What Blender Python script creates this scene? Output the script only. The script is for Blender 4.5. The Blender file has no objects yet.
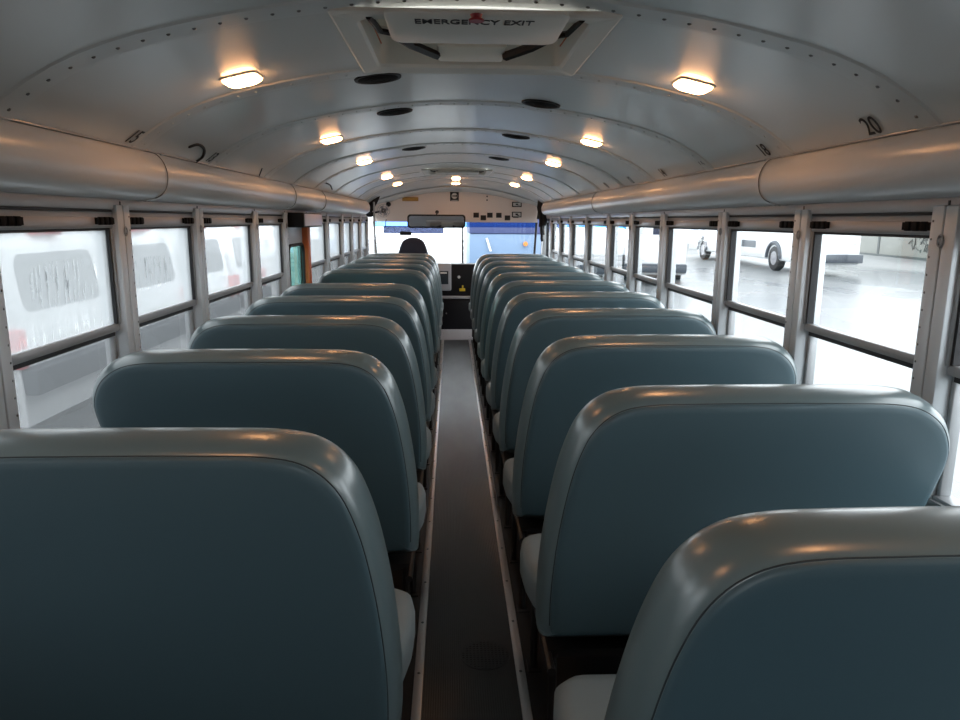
import bpy, bmesh, math
from mathutils import Vector, Matrix
PI = math.pi
S = bpy.context.scene
COL = S.collection
ORG = {}

# ------------------------------------------------------------------ helpers
def V(*a): return Vector(a)
class MB:
    def __init__(s): s.v = []; s.f = []
    def add(s, vs, fs):
        n = len(s.v); s.v += [Vector(v) for v in vs]; s.f += [tuple(i+n for i in f) for f in fs]; return s
    def box(s, x0, x1, y0, y1, z0, z1):
        if x0 > x1: x0, x1 = x1, x0
        return s.add([(x0,y0,z0),(x1,y0,z0),(x1,y1,z0),(x0,y1,z0),(x0,y0,z1),(x1,y0,z1),(x1,y1,z1),(x0,y1,z1)],
                     [(3,2,1,0),(4,5,6,7),(0,1,5,4),(1,2,6,5),(2,3,7,6),(3,0,4,7)])
    def loft(s, rings, cap0=True, cap1=True, closed=True):
        n = len(rings[0]); vs = [p for r in rings for p in r]; fs = []
        m = n if closed else n-1
        for i in range(len(rings)-1):
            for j in range(m):
                k = (j+1) % n
                fs.append((i*n+j, i*n+k, (i+1)*n+k, (i+1)*n+j))
        if cap0: fs.append(tuple(range(n-1, -1, -1)))
        if cap1: fs.append(tuple((len(rings)-1)*n+j for j in range(n)))
        return s.add(vs, fs)
    def cyl(s, p0, p1, r, n=16, r1=None):
        p0 = Vector(p0); p1 = Vector(p1); r1 = r if r1 is None else r1
        d = (p1-p0).normalized(); a = d.orthogonal().normalized(); b = d.cross(a)
        R = lambda p, q: [p + (a*math.cos(2*PI*i/n)+b*math.sin(2*PI*i/n))*q for i in range(n)]
        return s.loft([R(p0, r), R(p1, r1)])
    def tube(s, pts, r, n=6, closed=False):
        pts = [Vector(p) for p in pts]; rings = []; m = len(pts); up = None
        for i, p in enumerate(pts):
            if closed: d = pts[(i+1) % m]-pts[i-1]
            else: d = pts[min(i+1, m-1)]-pts[max(i-1, 0)]
            d.normalize()
            if up is None: up = d.orthogonal().normalized()
            a = (up - d*up.dot(d)).normalized(); up = a; b = d.cross(a)
            rings.append([p+(a*math.cos(2*PI*k/n)+b*math.sin(2*PI*k/n))*r for k in range(n)])
        if closed: rings.append(rings[0]); return s.loft(rings, False, False)
        return s.loft(rings)
    def dome(s, c, axis, r, h, n=8):
        c = Vector(c); d = Vector(axis).normalized(); a = d.orthogonal().normalized(); b = d.cross(a)
        rr = []
        for q, t in ((1, 0), (.8, .6), (.35, .95)):
            rr.append([c+(a*math.cos(2*PI*i/n)+b*math.sin(2*PI*i/n))*r*q+d*h*t for i in range(n)])
        return s.loft(rr)
    def ell(s, c, rx, ry, rz, n=20, m=12):
        c = Vector(c); rings = []
        for i in range(1, m):
            t = PI*i/m
            rings.append([c+V(rx*math.sin(t)*math.cos(2*PI*j/n), ry*math.sin(t)*math.sin(2*PI*j/n), rz*math.cos(t)) for j in range(n)])
        return s.loft(rings)
    def xform(s, M):
        s.v = [M @ v for v in s.v]; return s
    def build(s, name, mat, parent=None, org=None, bevel=0, seg=2, smooth=30):
        o_ = ORG[parent.name] if parent else Vector(org if org else base_of(s.v))
        me = bpy.data.meshes.new(name)
        me.from_pydata([tuple(v-o_) for v in s.v], [], s.f)
        bm = bmesh.new(); bm.from_mesh(me)
        bmesh.ops.recalc_face_normals(bm, faces=bm.faces)
        if bevel:
            es = [e for e in bm.edges if len(e.link_faces) == 2 and e.calc_face_angle() > .5]
            bmesh.ops.bevel(bm, geom=es, offset=bevel, segments=seg, profile=.5, affect='EDGES', clamp_overlap=True)
        bm.to_mesh(me); bm.free()
        if smooth:
            for p in me.polygons: p.use_smooth = True
            me.set_sharp_from_angle(angle=math.radians(smooth))
        if isinstance(mat, str): mat = M[mat]
        me.materials.append(mat)
        o = bpy.data.objects.new(name, me); COL.objects.link(o)
        if parent: o.parent = parent
        else: o.location = o_
        ORG[o.name] = o_
        return o
def base_of(vs):
    xs = [v.x for v in vs]; ys = [v.y for v in vs]; zs = [v.z for v in vs]
    return ((min(xs)+max(xs))/2, (min(ys)+max(ys))/2, min(zs))
def tag(o, label=None, cat=None, group=None, kind=None):
    if label: o['label'] = label
    if cat: o['category'] = cat
    if group: o['group'] = group
    if kind: o['kind'] = kind
    return o
def empty(name, loc):
    o = bpy.data.objects.new(name, None); o.empty_display_size = .1; COL.objects.link(o)
    o.location = loc; ORG[o.name] = Vector(loc); return o
def thing(name, loc, label, cat, group=None): return tag(empty(name, loc), label, cat, group)
def struct(name, loc, label, cat='structure'):
    return tag(empty(name, loc), label, cat, None, 'structure')
def copy_tree(o, parent=None):
    c = o.copy(); COL.objects.link(c); c.parent = parent
    for ch in list(o.children): copy_tree(ch, c)
    return c
def crom(pts, per=6, closed=True):
    out = []; n = len(pts)
    rng = range(n) if closed else range(n-1)
    for i in rng:
        g = (lambda k: Vector(pts[k % n])) if closed else (lambda k: Vector(pts[max(0, min(n-1, k))]))
        p0, p1, p2, p3 = g(i-1), g(i), g(i+1), g(i+2)
        for k in range(per):
            t = k/per
            out.append(.5*((2*p1)+(p2-p0)*t+(2*p0-5*p1+4*p2-p3)*t*t+(3*p1-p0-3*p2+p3)*t**3))
    if not closed: out.append(Vector(pts[-1]))
    return out
def text_mesh(name, body, size, mat, M4, parent=None, shear=0, ext=.0006, sx=1, offset=0):
    cu = bpy.data.curves.new(name, 'FONT'); cu.body = body; cu.size = size; cu.align_x = 'CENTER'; cu.align_y = 'CENTER'
    cu.shear = shear; cu.extrude = ext; cu.offset = offset
    t = bpy.data.objects.new(name+'_tmp', cu); COL.objects.link(t)
    bpy.context.view_layer.update()
    me = bpy.data.meshes.new_from_object(t.evaluated_get(bpy.context.evaluated_depsgraph_get()))
    bpy.data.objects.remove(t); me.name = name
    o = bpy.data.objects.new(name, me); COL.objects.link(o)
    me.materials.clear(); me.materials.append(M[mat])
    if parent:
        o.parent = parent; M4 = Matrix.Translation(-ORG[parent.name]) @ M4
    o.matrix_local = M4 @ Matrix.Diagonal((sx, 1, 1, 1))
    return o
def frame(origin, x, y):
    x = Vector(x).normalized(); y = Vector(y); y = (y-x*y.dot(x)).normalized(); z = x.cross(y)
    m = Matrix((x, y, z)).transposed().to_4x4(); m.translation = Vector(origin); return m

# ------------------------------------------------------------------ materials
M = {}
def mat(name, col, rough=.5, metal=0, spec=.5, coat=0, coatr=.2, bump=0, bscale=200, var=0, vscale=3, emit=None, estr=0):
    m = bpy.data.materials.new(name); m.use_nodes = True; nt = m.node_tree; b = nt.nodes['Principled BSDF']
    c = (*col, 1)
    b.inputs['Base Color'].default_value = c; b.inputs['Roughness'].default_value = rough
    b.inputs['Metallic'].default_value = metal; b.inputs['Specular IOR Level'].default_value = spec
    b.inputs['Coat Weight'].default_value = coat; b.inputs['Coat Roughness'].default_value = coatr
    if emit:
        b.inputs['Emission Color'].default_value = (*emit, 1); b.inputs['Emission Strength'].default_value = estr
    tc = nt.nodes.new('ShaderNodeTexCoord')
    if var:
        n = nt.nodes.new('ShaderNodeTexNoise'); n.inputs['Scale'].default_value = vscale; n.inputs['Detail'].default_value = 5
        nt.links.new(tc.outputs['Object'], n.inputs['Vector'])
        r = nt.nodes.new('ShaderNodeMapRange'); r.inputs['From Min'].default_value = .3; r.inputs['From Max'].default_value = .7
        r.inputs['To Min'].default_value = 1-var; r.inputs['To Max'].default_value = 1+var
        nt.links.new(n.outputs['Fac'], r.inputs['Value'])
        mx = nt.nodes.new('ShaderNodeVectorMath'); mx.operation = 'SCALE'; mx.inputs[0].default_value = col
        nt.links.new(r.outputs['Result'], mx.inputs['Scale']); nt.links.new(mx.outputs['Vector'], b.inputs['Base Color'])
        r2 = nt.nodes.new('ShaderNodeMapRange'); r2.inputs['From Min'].default_value = .3; r2.inputs['From Max'].default_value = .7
        r2.inputs['To Min'].default_value = rough*.85; r2.inputs['To Max'].default_value = rough*1.15
        nt.links.new(n.outputs['Fac'], r2.inputs['Value']); nt.links.new(r2.outputs['Result'], b.inputs['Roughness'])
    if bump:
        n2 = nt.nodes.new('ShaderNodeTexNoise'); n2.inputs['Scale'].default_value = bscale; n2.inputs['Detail'].default_value = 3
        nt.links.new(tc.outputs['Object'], n2.inputs['Vector'])
        bp = nt.nodes.new('ShaderNodeBump'); bp.inputs['Strength'].default_value = bump; bp.inputs['Distance'].default_value = .002
        nt.links.new(n2.outputs['Fac'], bp.inputs['Height']); nt.links.new(bp.outputs['Normal'], b.inputs['Normal'])
    M[name] = m; return m
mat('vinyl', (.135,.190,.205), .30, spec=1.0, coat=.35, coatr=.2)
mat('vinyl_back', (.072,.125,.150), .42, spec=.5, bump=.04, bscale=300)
mat('piping', (.03,.045,.052), .6)
mat('cushion', (.21,.25,.26), .5, bump=.1, bscale=300)
mat('black_metal', (.012,.012,.013), .45)
mat('ceiling_paint', (.64,.66,.645), .36, spec=.6, coat=.55, coatr=.16, bump=.05, bscale=6)
mat('rib_paint', (.60,.62,.61), .34, spec=.6)
mat('cover_paint', (.70,.69,.675), .30, spec=.8)
mat('rivet', (.16,.165,.165), .4, metal=.4)
mat('aluminium', (.66,.70,.73), .36, metal=.25, spec=.8)
mat('alu_dark', (.36,.37,.38), .38, metal=.4)
mat('header', (.46,.43,.42), .35, metal=.3)
mat('gasket', (.012,.012,.014), .55)
mat('latch', (.006,.006,.007), .7, spec=.15)
mat('beige', (.86,.79,.66), .45)
mat('hatch_white', (.74,.72,.66), .45)
mat('front_paint', (.88,.79,.73), .4)
mat('ink', (.01,.01,.012), .6)
mat('smudge', (.015,.015,.018), .6)
mat('red_plastic', (.30,.02,.03), .4)
mat('dark_wall', (.10,.11,.115), .5)
mat('floor_dark', (.012,.012,.013), .42)
mat('strip', (.66,.62,.60), .30, metal=.6)
mat('navy', (.012,.016,.035), .7)
mat('plastic_black', (.009,.009,.011), .5, spec=.25)
mat('plastic_grey', (.35,.35,.37), .4)
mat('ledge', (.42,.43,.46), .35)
mat('screen', (.03,.04,.05), .2)
mat('yellow', (.7,.5,.03), .5)
mat('gold', (.45,.27,.08), .35, metal=.5)
mat('paper', (.7,.7,.68), .7)
mat('orange', (.55,.13,.03), .55)
mat('lavender', (.80,.78,.93), .35)
mat('mirror', (.75,.72,.78), .03, metal=1)
mat('chrome', (.6,.6,.6), .15, metal=1)
mat('white_body', (.78,.79,.80), .35, coat=.3)
mat('van_glass', (.03,.034,.038), .35, spec=.2)
mat('tyre', (.02,.02,.021), .8)
mat('bumper', (.05,.06,.075), .5)
mat('tail_red', (.55,.02,.02), .3)
mat('amber', (.6,.2,.03), .3)
mat('blue_sign', (.02,.09,.42), .5)
mat('blue_light', (.07,.33,.75), .5)
mat('blue_pale', (.13,.20,.31), .5)
mat('blue_dark', (.05,.065,.16), .5)
mat('tan_wall', (.20,.205,.185), .8, var=.12, vscale=.6)
mat('fence_dark', (.06,.07,.068), .8)
mat('green_glass', (.10,.20,.18), .1)
mat('white_door', (.62,.63,.66), .4)
mat('concrete', (.4,.4,.39), .9)
mat('lamp', (.9,.8,.7), .4, emit=(1,.47,.19), estr=30)
mat('lamp_rim', (.7,.68,.64), .4)
mat('scrawl', (.08,.085,.08), .8)

def glass(name, tint=(.96,.98,.98), fog=None, wave=0):
    m = bpy.data.materials.new(name); m.use_nodes = True; nt = m.node_tree
    for n in list(nt.nodes): nt.nodes.remove(n)
    out = nt.nodes.new('ShaderNodeOutputMaterial')
    tr = nt.nodes.new('ShaderNodeBsdfTransparent'); tr.inputs['Color'].default_value = (*tint, 1)
    gl = nt.nodes.new('ShaderNodeBsdfGlossy'); gl.inputs['Roughness'].default_value = .02
    fr = nt.nodes.new('ShaderNodeFresnel'); ge = nt.nodes.new('ShaderNodeNewGeometry')
    ir = nt.nodes.new('ShaderNodeMapRange'); ir.inputs['To Min'].default_value = 1.45; ir.inputs['To Max'].default_value = 1/1.45
    nt.links.new(ge.outputs['Backfacing'], ir.inputs['Value']); nt.links.new(ir.outputs[0], fr.inputs['IOR'])
    mx = nt.nodes.new('ShaderNodeMixShader')
    nt.links.new(fr.outputs['Fac'], mx.inputs['Fac']); nt.links.new(tr.outputs[0], mx.inputs[1]); nt.links.new(gl.outputs[0], mx.inputs[2])
    last = mx
    if fog:
        tl = nt.nodes.new('ShaderNodeBsdfTranslucent'); tl.inputs['Color'].default_value = (*fog['col'], 1)
        df = nt.nodes.new('ShaderNodeBsdfDiffuse'); df.inputs['Color'].default_value = (*fog['col'], 1)
        a = nt.nodes.new('ShaderNodeMixShader'); a.inputs['Fac'].default_value = .2
        nt.links.new(tl.outputs[0], a.inputs[1]); nt.links.new(df.outputs[0], a.inputs[2])
        tc = nt.nodes.new('ShaderNodeTexCoord')
        fac = fog['fac'](nt, tc)
        mf = nt.nodes.new('ShaderNodeMixShader')
        nt.links.new(fac, mf.inputs['Fac']); nt.links.new(mx.outputs[0], mf.inputs[1]); nt.links.new(a.outputs[0], mf.inputs[2])
        last = mf
    nt.links.new(last.outputs[0], out.inputs['Surface']); M[name] = m; return m
def math_(nt, op, a, b=None, c=None, clamp=False):
    n = nt.nodes.new('ShaderNodeMath'); n.operation = op; n.use_clamp = clamp
    for i, x in enumerate((a, b, c)):
        if x is None: continue
        if isinstance(x, (int, float)): n.inputs[i].default_value = x
        else: nt.links.new(x, n.inputs[i])
    return n.outputs[0]
def noise(nt, tc, sc, scale=1, detail=2, out='Object'):
    mp = nt.nodes.new('ShaderNodeMapping'); mp.inputs['Scale'].default_value = sc
    nt.links.new(tc.outputs[out], mp.inputs['Vector'])
    n = nt.nodes.new('ShaderNodeTexNoise'); n.inputs['Scale'].default_value = scale; n.inputs['Detail'].default_value = detail
    nt.links.new(mp.outputs[0], n.inputs['Vector']); return n.outputs['Fac']
def sepxyz(nt, tc, out='Object'):
    s = nt.nodes.new('ShaderNodeSeparateXYZ'); nt.links.new(tc.outputs[out], s.inputs[0]); return s
def blob(nt, s, cy, cz, ry, rz):
    """1 inside a soft rounded rectangle of the pane (object y, z), 0 outside"""
    a = math_(nt, 'ABSOLUTE', math_(nt, 'DIVIDE', math_(nt, 'SUBTRACT', s.outputs['Y'], cy), ry))
    b = math_(nt, 'ABSOLUTE', math_(nt, 'DIVIDE', math_(nt, 'SUBTRACT', s.outputs['Z'], cz), rz))
    d = math_(nt, 'ADD', math_(nt, 'POWER', a, 4), math_(nt, 'POWER', b, 4))
    return math_(nt, 'SUBTRACT', 1.6, d, clamp=True)
def fog_drips(base, cy, cz, ry, rz, low=True):
    def f(nt, tc):
        s = sepxyz(nt, tc)
        st = noise(nt, tc, (1, 95, 9), 1, 3)                # thin vertical runs in the mist
        run = math_(nt, 'MULTIPLY', math_(nt, 'SUBTRACT', st, .54, clamp=True), 20, clamp=True)
        br = noise(nt, tc, (1, 30, 60), 1, 2)
        run = math_(nt, 'MULTIPLY', run, math_(nt, 'MULTIPLY', math_(nt, 'SUBTRACT', br, .30, clamp=True), 7, clamp=True))
        where = blob(nt, s, cy, cz, ry, rz)
        if low:
            wl = math_(nt, 'MULTIPLY', math_(nt, 'SUBTRACT', .085, s.outputs['Z'], clamp=True), 12, clamp=True)
            wl = math_(nt, 'MULTIPLY', wl, .55)
            where = math_(nt, 'MAXIMUM', where, wl)
        clear = math_(nt, 'MULTIPLY', run, where)
        soft = noise(nt, tc, (1, 3, 2), 1, 3)
        b = math_(nt, 'ADD', base-.10, math_(nt, 'MULTIPLY', soft, .2))
        return math_(nt, 'MULTIPLY', b, math_(nt, 'SUBTRACT', 1, math_(nt, 'MULTIPLY', clear, .97)), clamp=True)
    return f
def fog_drops(base):
    def f(nt, tc):
        v = nt.nodes.new('ShaderNodeTexVoronoi'); v.inputs['Scale'].default_value = 100
        nt.links.new(tc.outputs['Object'], v.inputs['Vector'])
        dr = math_(nt, 'MULTIPLY', math_(nt, 'SUBTRACT', .32, v.outputs['Distance'], clamp=True), 5, clamp=True)
        w = noise(nt, tc, (1, 4, 6), 1, 3)
        w = math_(nt, 'MULTIPLY', math_(nt, 'SUBTRACT', w, .45, clamp=True), 6, clamp=True)
        return math_(nt, 'MULTIPLY', base, math_(nt, 'SUBTRACT', 1, math_(nt, 'MULTIPLY', math_(nt, 'MULTIPLY', dr, w), .95)), clamp=True)
    return f
FC = (.43,.452,.46)
glass('glass_clear')
glass('glass_wet', fog={'col': FC, 'fac': fog_drips(.60, .03, .165, .17, .06)})
glass('glass_wet_b', fog={'col': FC, 'fac': fog_drips(.56, -.08, .150, .165, .055, False)})
glass('glass_mist', fog={'col': FC, 'fac': fog_drips(.45, 9, 9, .1, .1, False)})
glass('glass_drops', fog={'col': (.16,.168,.172), 'fac': fog_drops(.55)})
glass('glass_blue', tint=(.40,.60,.90))
glass('glass_visor', tint=(.20,.22,.30))

# ribbed rubber of the aisle: fine lengthwise ridges
def ribbed():
    m = mat('aisle_rubber', (.011,.009,.0085), .34, spec=.6, coat=.8, coatr=.24)
    nt = m.node_tree; b = nt.nodes['Principled BSDF']; tc = [n for n in nt.nodes if n.type == 'TEX_COORD'][0]
    w = nt.nodes.new('ShaderNodeTexWave'); w.wave_type = 'BANDS'; w.bands_direction = 'X'; w.inputs['Scale'].default_value = 42
    nt.links.new(tc.outputs['Object'], w.inputs['Vector'])
    bp = nt.nodes.new('ShaderNodeBump'); bp.inputs['Strength'].default_value = .45; bp.inputs['Distance'].default_value = .0016; nt.links.new(bp.outputs['Normal'], b.inputs['Coat Normal'])
    nt.links.new(w.outputs['Fac'], bp.inputs['Height']); nt.links.new(bp.outputs['Normal'], b.inputs['Normal'])
    f = noise(nt, tc, (3, .8, 1), 2, 4)
    r = math_(nt, 'ADD', .24, math_(nt, 'MULTIPLY', f, .26)); nt.links.new(r, b.inputs['Roughness'])
ribbed()
# wet asphalt
def asphalt():
    m = mat('asphalt', (.33,.34,.35), .4, spec=.35); nt = m.node_tree; b = nt.nodes['Principled BSDF']
    tc = [n for n in nt.nodes if n.type == 'TEX_COORD'][0]
    f = noise(nt, tc, (.12, .05, 1), 1.5, 5)
    k = math_(nt, 'MULTIPLY', math_(nt, 'SUBTRACT', f, .42, clamp=True), 6, clamp=True)
    r = math_(nt, 'ADD', .24, math_(nt, 'MULTIPLY', k, .2)); nt.links.new(r, b.inputs['Roughness'])
    mx = nt.nodes.new('ShaderNodeMix'); mx.data_type = 'RGBA'
    mx.inputs[6].default_value = (.115,.125,.135,1); mx.inputs[7].default_value = (.18,.187,.19,1)
    nt.links.new(k, mx.inputs[0]); nt.links.new(mx.outputs[2], b.inputs['Base Color'])
asphalt()

# ------------------------------------------------------------------ dimensions
WX = 1.166
RIBS = [-.45, .28, 1.0, 1.73, 2.46, 3.19, 4.10, 4.83, 5.55, 6.46, 7.33, 8.06, 8.80, 9.55]
YB, YF = -.80, 9.98
PROF = [(0,1.977),(.12,1.975),(.25,1.966),(.31,1.959),(.37,1.951),(.46,1.939),(.56,1.922),(.66,1.901),(.75,1.880),(.82,1.859),(.88,1.837),(.94,1.810),(1.00,1.776),(1.05,1.742),(1.10,1.700),(1.14,1.66)]
def cz(x, y=0):
    x = abs(x)
    for (a, za), (b, zb) in zip(PROF, PROF[1:]):
        if x <= b: z = za+(zb-za)*(x-a)/(b-a); break
    else: z = PROF[-1][1]
    t = max(0, min(1, (y-9.0)/.98)); return z - .11*t*t*(3-2*t)*(1 if x < .9 else max(0, (1.14-x)/.24))
def cn(x):
    """downward normal of the ceiling and its sideways tangent (pointing up towards the middle)"""
    e = .04; d = (cz(abs(x)-e)-cz(abs(x)+e)); t = Vector((-math.copysign(2*e, x), 0, d)).normalized()
    n = Vector((t.z*(-1 if x > 0 else 1), 0, -abs(t.x))).normalized(); return n, t

# ------------------------------------------------------------------ shell
XS = sorted({x*s for x, _ in PROF for s in (1, -1)} | {.31, -.31})
HOLES = [(1.80, 2.38), (7.02, 7.66)]
YS = [YB]
for h in HOLES: YS += list(h)
YS += [9.0, 9.2, 9.4, 9.6, 9.8, YF]
mb = MB()
for t in (0, .03):
    n0 = len(mb.v)
    for y in YS:
        for x in XS: mb.v.append(V(x, y, cz(x, y)+t))
    nx = len(XS)
    for i in range(len(YS)-1):
        for j in range(nx-1):
            if any(abs(YS[i]-h[0]) < 1e-6 for h in HOLES) and XS[j] >= -.311 and XS[j+1] <= .311: continue
            mb.f.append((n0+i*nx+j, n0+i*nx+j+1, n0+(i+1)*nx+j+1, n0+(i+1)*nx+j))
tag(mb.build('ceiling', 'ceiling_paint', org=(0,0,1.9), smooth=40), 'curved grey painted metal bus ceiling', 'ceiling', kind='structure')

tag(MB().box(-1.2,1.2,YB,9.62,-.08,0).build('floor','floor_dark'), 'dark rubber bus floor under the seats', 'floor', kind='structure')
tag(MB().box(-.153,.153,YB,9.62,.0005,.004).build('floor_runner','aisle_rubber'), 'ribbed black rubber runner down the aisle', 'floor', kind='structure')
for i, s in enumerate((-1, 1)):
    o = struct('trim_%d' % (i+1), (s*.17, 0, 0), 'metal edge strip along the %s side of the aisle' % ('left','right')[i], 'trim')
    MB().box(s*.154, s*.184, YB, 9.62, .0005, .009).build('strip', 'strip', o, bevel=.002)
    r = MB(); y = -.6
    while y < 9.5:
        r.dome((s*.169, y, .009), (0,0,1), .006, .003, 6); y += .3
    r.build('screws', 'rivet', o)
tag(MB().box(-.20,.32,8.75,9.62,.0045,.0095).build('floor_front','ledge'), 'light grey floor overlay at the front end of the aisle, its reflected brightness put into the colour', 'floor', kind='structure')  # pale overlay, puts the bright floor reflection at the aisle end into the colour
# side walls below and above the windows
for s, nm in ((-1,'left'), (1,'right')):
    o = MB().box(s*1.175, s*1.25, YB, YF, -.08, .78).box(s*1.175, s*1.25, YB, YF, 1.52, 1.72)
    if s > 0:
        o = MB().box(1.175,1.25,YB,8.85,-.08,.78).box(1.175,1.25,YB,YF,1.52,1.72)
    o.box(s*1.175, s*1.25, YB, .26, .78, 1.52)  # unseen rear bays closed solid, added to darken the near ceiling and seat backs
    tag(o.build('wall_'+nm, 'alu_dark'), 'grey metal %s side wall of the bus below and above the windows' % nm, 'wall', kind='structure')
tag(MB().box(-1.2,1.2,YB-.06,YB,-.08,.95).box(-1.2,-.38,YB-.06,YB,.95,1.5).box(.38,1.2,YB-.06,YB,.95,1.5).box(-1.15,1.15,YB-.06,YB,1.5,2.02).build('wall_back','dark_wall'),
    'grey rear wall of the bus', 'wall', kind='structure')
# front bulkhead follows the ceiling line
pts = [(x, cz(x, YF)+.02) for x in XS]
top = [V(x, YF, z) for x, z in pts]; out = [V(-1.14,YF,1.455)] + top + [V(1.14,YF,1.455)]
mb = MB().loft([[p.copy() for p in out], [p+V(0,.06,0) for p in out]])
mb.box(-1.2,1.2,YF+.02,YF+.08,-.1,.86)
tag(mb.build('wall_front','front_paint',smooth=0), 'pinkish cream front bulkhead above the windscreen', 'wall', kind='structure')

# ceiling bows with rivets
ti = 3
for k, y in enumerate(RIBS):
    if y < .9: continue
    o = struct('trim_%d' % ti, (0, y, 1.9), 'riveted ceiling bow number %d from the back' % k, 'trim'); ti += 1
    w = .05
    xs = [x for x in XS if abs(x) <= 1.10]
    rings = []
    prof2 = [(-w, 0), (-w+.006, -.0045), (w-.006, -.0045), (w, 0)]
    for x in xs:
        if abs(y-7.33) < .01 and abs(x) < .31 or 0: pass
        n, t = cn(x) if abs(x) > .01 else (V(0,0,-1), V(1,0,0))
        rings.append([V(x, y+a, cz(x, y)) - n*b for a, b in prof2])
    if abs(y-7.33) < .01:
        a = [r for r, x in zip(rings, xs) if x < -.36]; b = [r for r, x in zip(rings, xs) if x > .36]
        MB().loft(a).loft(b).build('bow', 'rib_paint', o, smooth=25)
    else: MB().loft(rings).build('bow', 'rib_paint', o, smooth=25)
    rv = MB(); a = -1.07
    while a < 1.075:
        n, t = cn(a) if abs(a) > .01 else (V(0,0,-1), V(1,0,0))
        if not (abs(y-7.33) < .01 and abs(a) < .37):
            rv.dome(V(a, y+.004, cz(a, y))+n*.004, n, .0055, .004, 6)
        a += .06*max(.55, abs(t.x))
    rv.build('rivets', 'rivet' if y < 2 else 'rib_paint', o)

# window posts
for k, y in enumerate(RIBS):
    for s, nm in ((-1,'left'), (1,'right')):
        if y < -.2: continue
        o = struct('trim_%d' % ti, (s*WX, y, .78), 'aluminium post between the %s windows, number %d from the back' % (nm, k), 'trim'); ti += 1
        x0, x1 = s*(WX-.012), s*1.235
        MB().box(x0, x1, y-.047, y-.003, .76, 1.523).box(x0, x1, y+.003, y+.047, .76, 1.523).build('post', 'aluminium', o, bevel=.004)
        MB().box(s*(WX-.004), s*1.2, y-.0032, y+.0032, .76, 1.535).build('seam', 'gasket', o)
        ring = [V(s*(WX-.014), y+.009*math.cos(a), 1.437+.014*math.sin(a)) for a in [2*PI*i/12 for i in range(12)]]
        MB().tube(ring, .0032, 5, True).cyl((s*(WX-.015), y, 1.437), (s*(WX-.006), y, 1.437), .006, 8).build('catch', 'alu_dark', o)
        rv = MB(); z = .9
        while z < 1.5:
            rv.dome((s*(WX-.012), y+.037, z), (-s,0,0), .0035, .002, 6); z += .045
        rv.build('rivets', 'rivet', o)

# header above the windows, and the rounded cover panels
for i, (s, nm) in enumerate(((-1,'left'), (1,'right'))):
    h = struct('trim_%d' % ti, (s*WX, 0, 1.5), 'flat metal header running above the %s windows' % nm, 'trim'); ti += 1
    MB().box(s*(WX-.002), s*1.2, YB, 9.6, 1.508, 1.55).build('header', 'header', h, bevel=.002)
    MB().box(s*(WX+.004), s*1.2, YB, 9.6, 1.500, 1.508).build('gap', 'gasket', h)
    cp = crom([(1.112,1.698),(1.095,1.702),(1.078,1.694),(1.062,1.672),(1.052,1.642),(1.052,1.610),(1.064,1.580),(1.088,1.558),(1.12,1.546),(1.166,1.541)], 4, False) if False else None
    P2 = [(1.112,0,1.697),(1.094,0,1.702),(1.079,0,1.693),(1.064,0,1.672),(1.054,0,1.642),(1.054,0,1.610),(1.064,0,1.580),(1.086,0,1.558),(1.12,0,1.547),(1.168,0,1.542)]
    cur = crom(P2, 4, False)
    br = [YB, 2.605, 4.70, 5.80, 8.9] if s < 0 else [YB, 2.60, 5.70, 8.9]
    for a, b in zip(br, br[1:]):
        o = struct('trim_%d' % ti, (s*1.08, a, 1.54), 'rounded grey wiring cover above the %s windows, starting %.1f m along' % (nm, a+.8), 'trim'); ti += 1
        o['label'] = 'rounded grey painted wiring cover panel above the %s windows, panel %d from the back' % (nm, br.index(a)+1)
        rings = []
        for y in (a+.004, b-.004):
            rings.append([V(s*p.x, y, p.z) for p in cur] + [V(s*1.172, y, 1.70)])
        MB().loft(rings).build('cover', 'cover_paint', o, smooth=50)
        if a > 0:
            # joint strap with screws
            ring2 = []
            for y, e in ((a-.012, .0), (a-.010, .004), (a+.010, .004), (a+.012, 0)):
                ring2.append([V(s*(p.x-e), y, p.z-(e if p.z < 1.6 else -e*.3)) for p in cur[2:]])
            MB().loft(ring2, closed=False, cap0=False, cap1=False).build('strap', 'cover_paint', o, smooth=50)
            MB().tube([V(s*(p.x-.0035), a-.014, p.z-.001) for p in cur[4:-6]], .0011, 5).build('joint', 'gasket', o)
            MB().dome((s*1.084, a+.02, 1.70), (-s,0,.4), .006, .005, 8).dome((s*1.14, a, 1.545), (-s*.4,0,-1), .010, .007, 8).dome((s*1.14, a+.03, 1.545), (-s*.4,0,-1), .008, .006, 8).build('screws', 'chrome', o)
        if a < 0 or True:
            pass
    l = struct('trim_%d' % ti, (s*1.09, 0, 1.7), 'thin metal lip where the %s cover meets the ceiling' % nm, 'trim'); ti += 1
    MB().box(s*1.086, s*1.12, YB, 8.9, 1.7035, 1.708).build('lip', 'header', l, bevel=.001)

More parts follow.
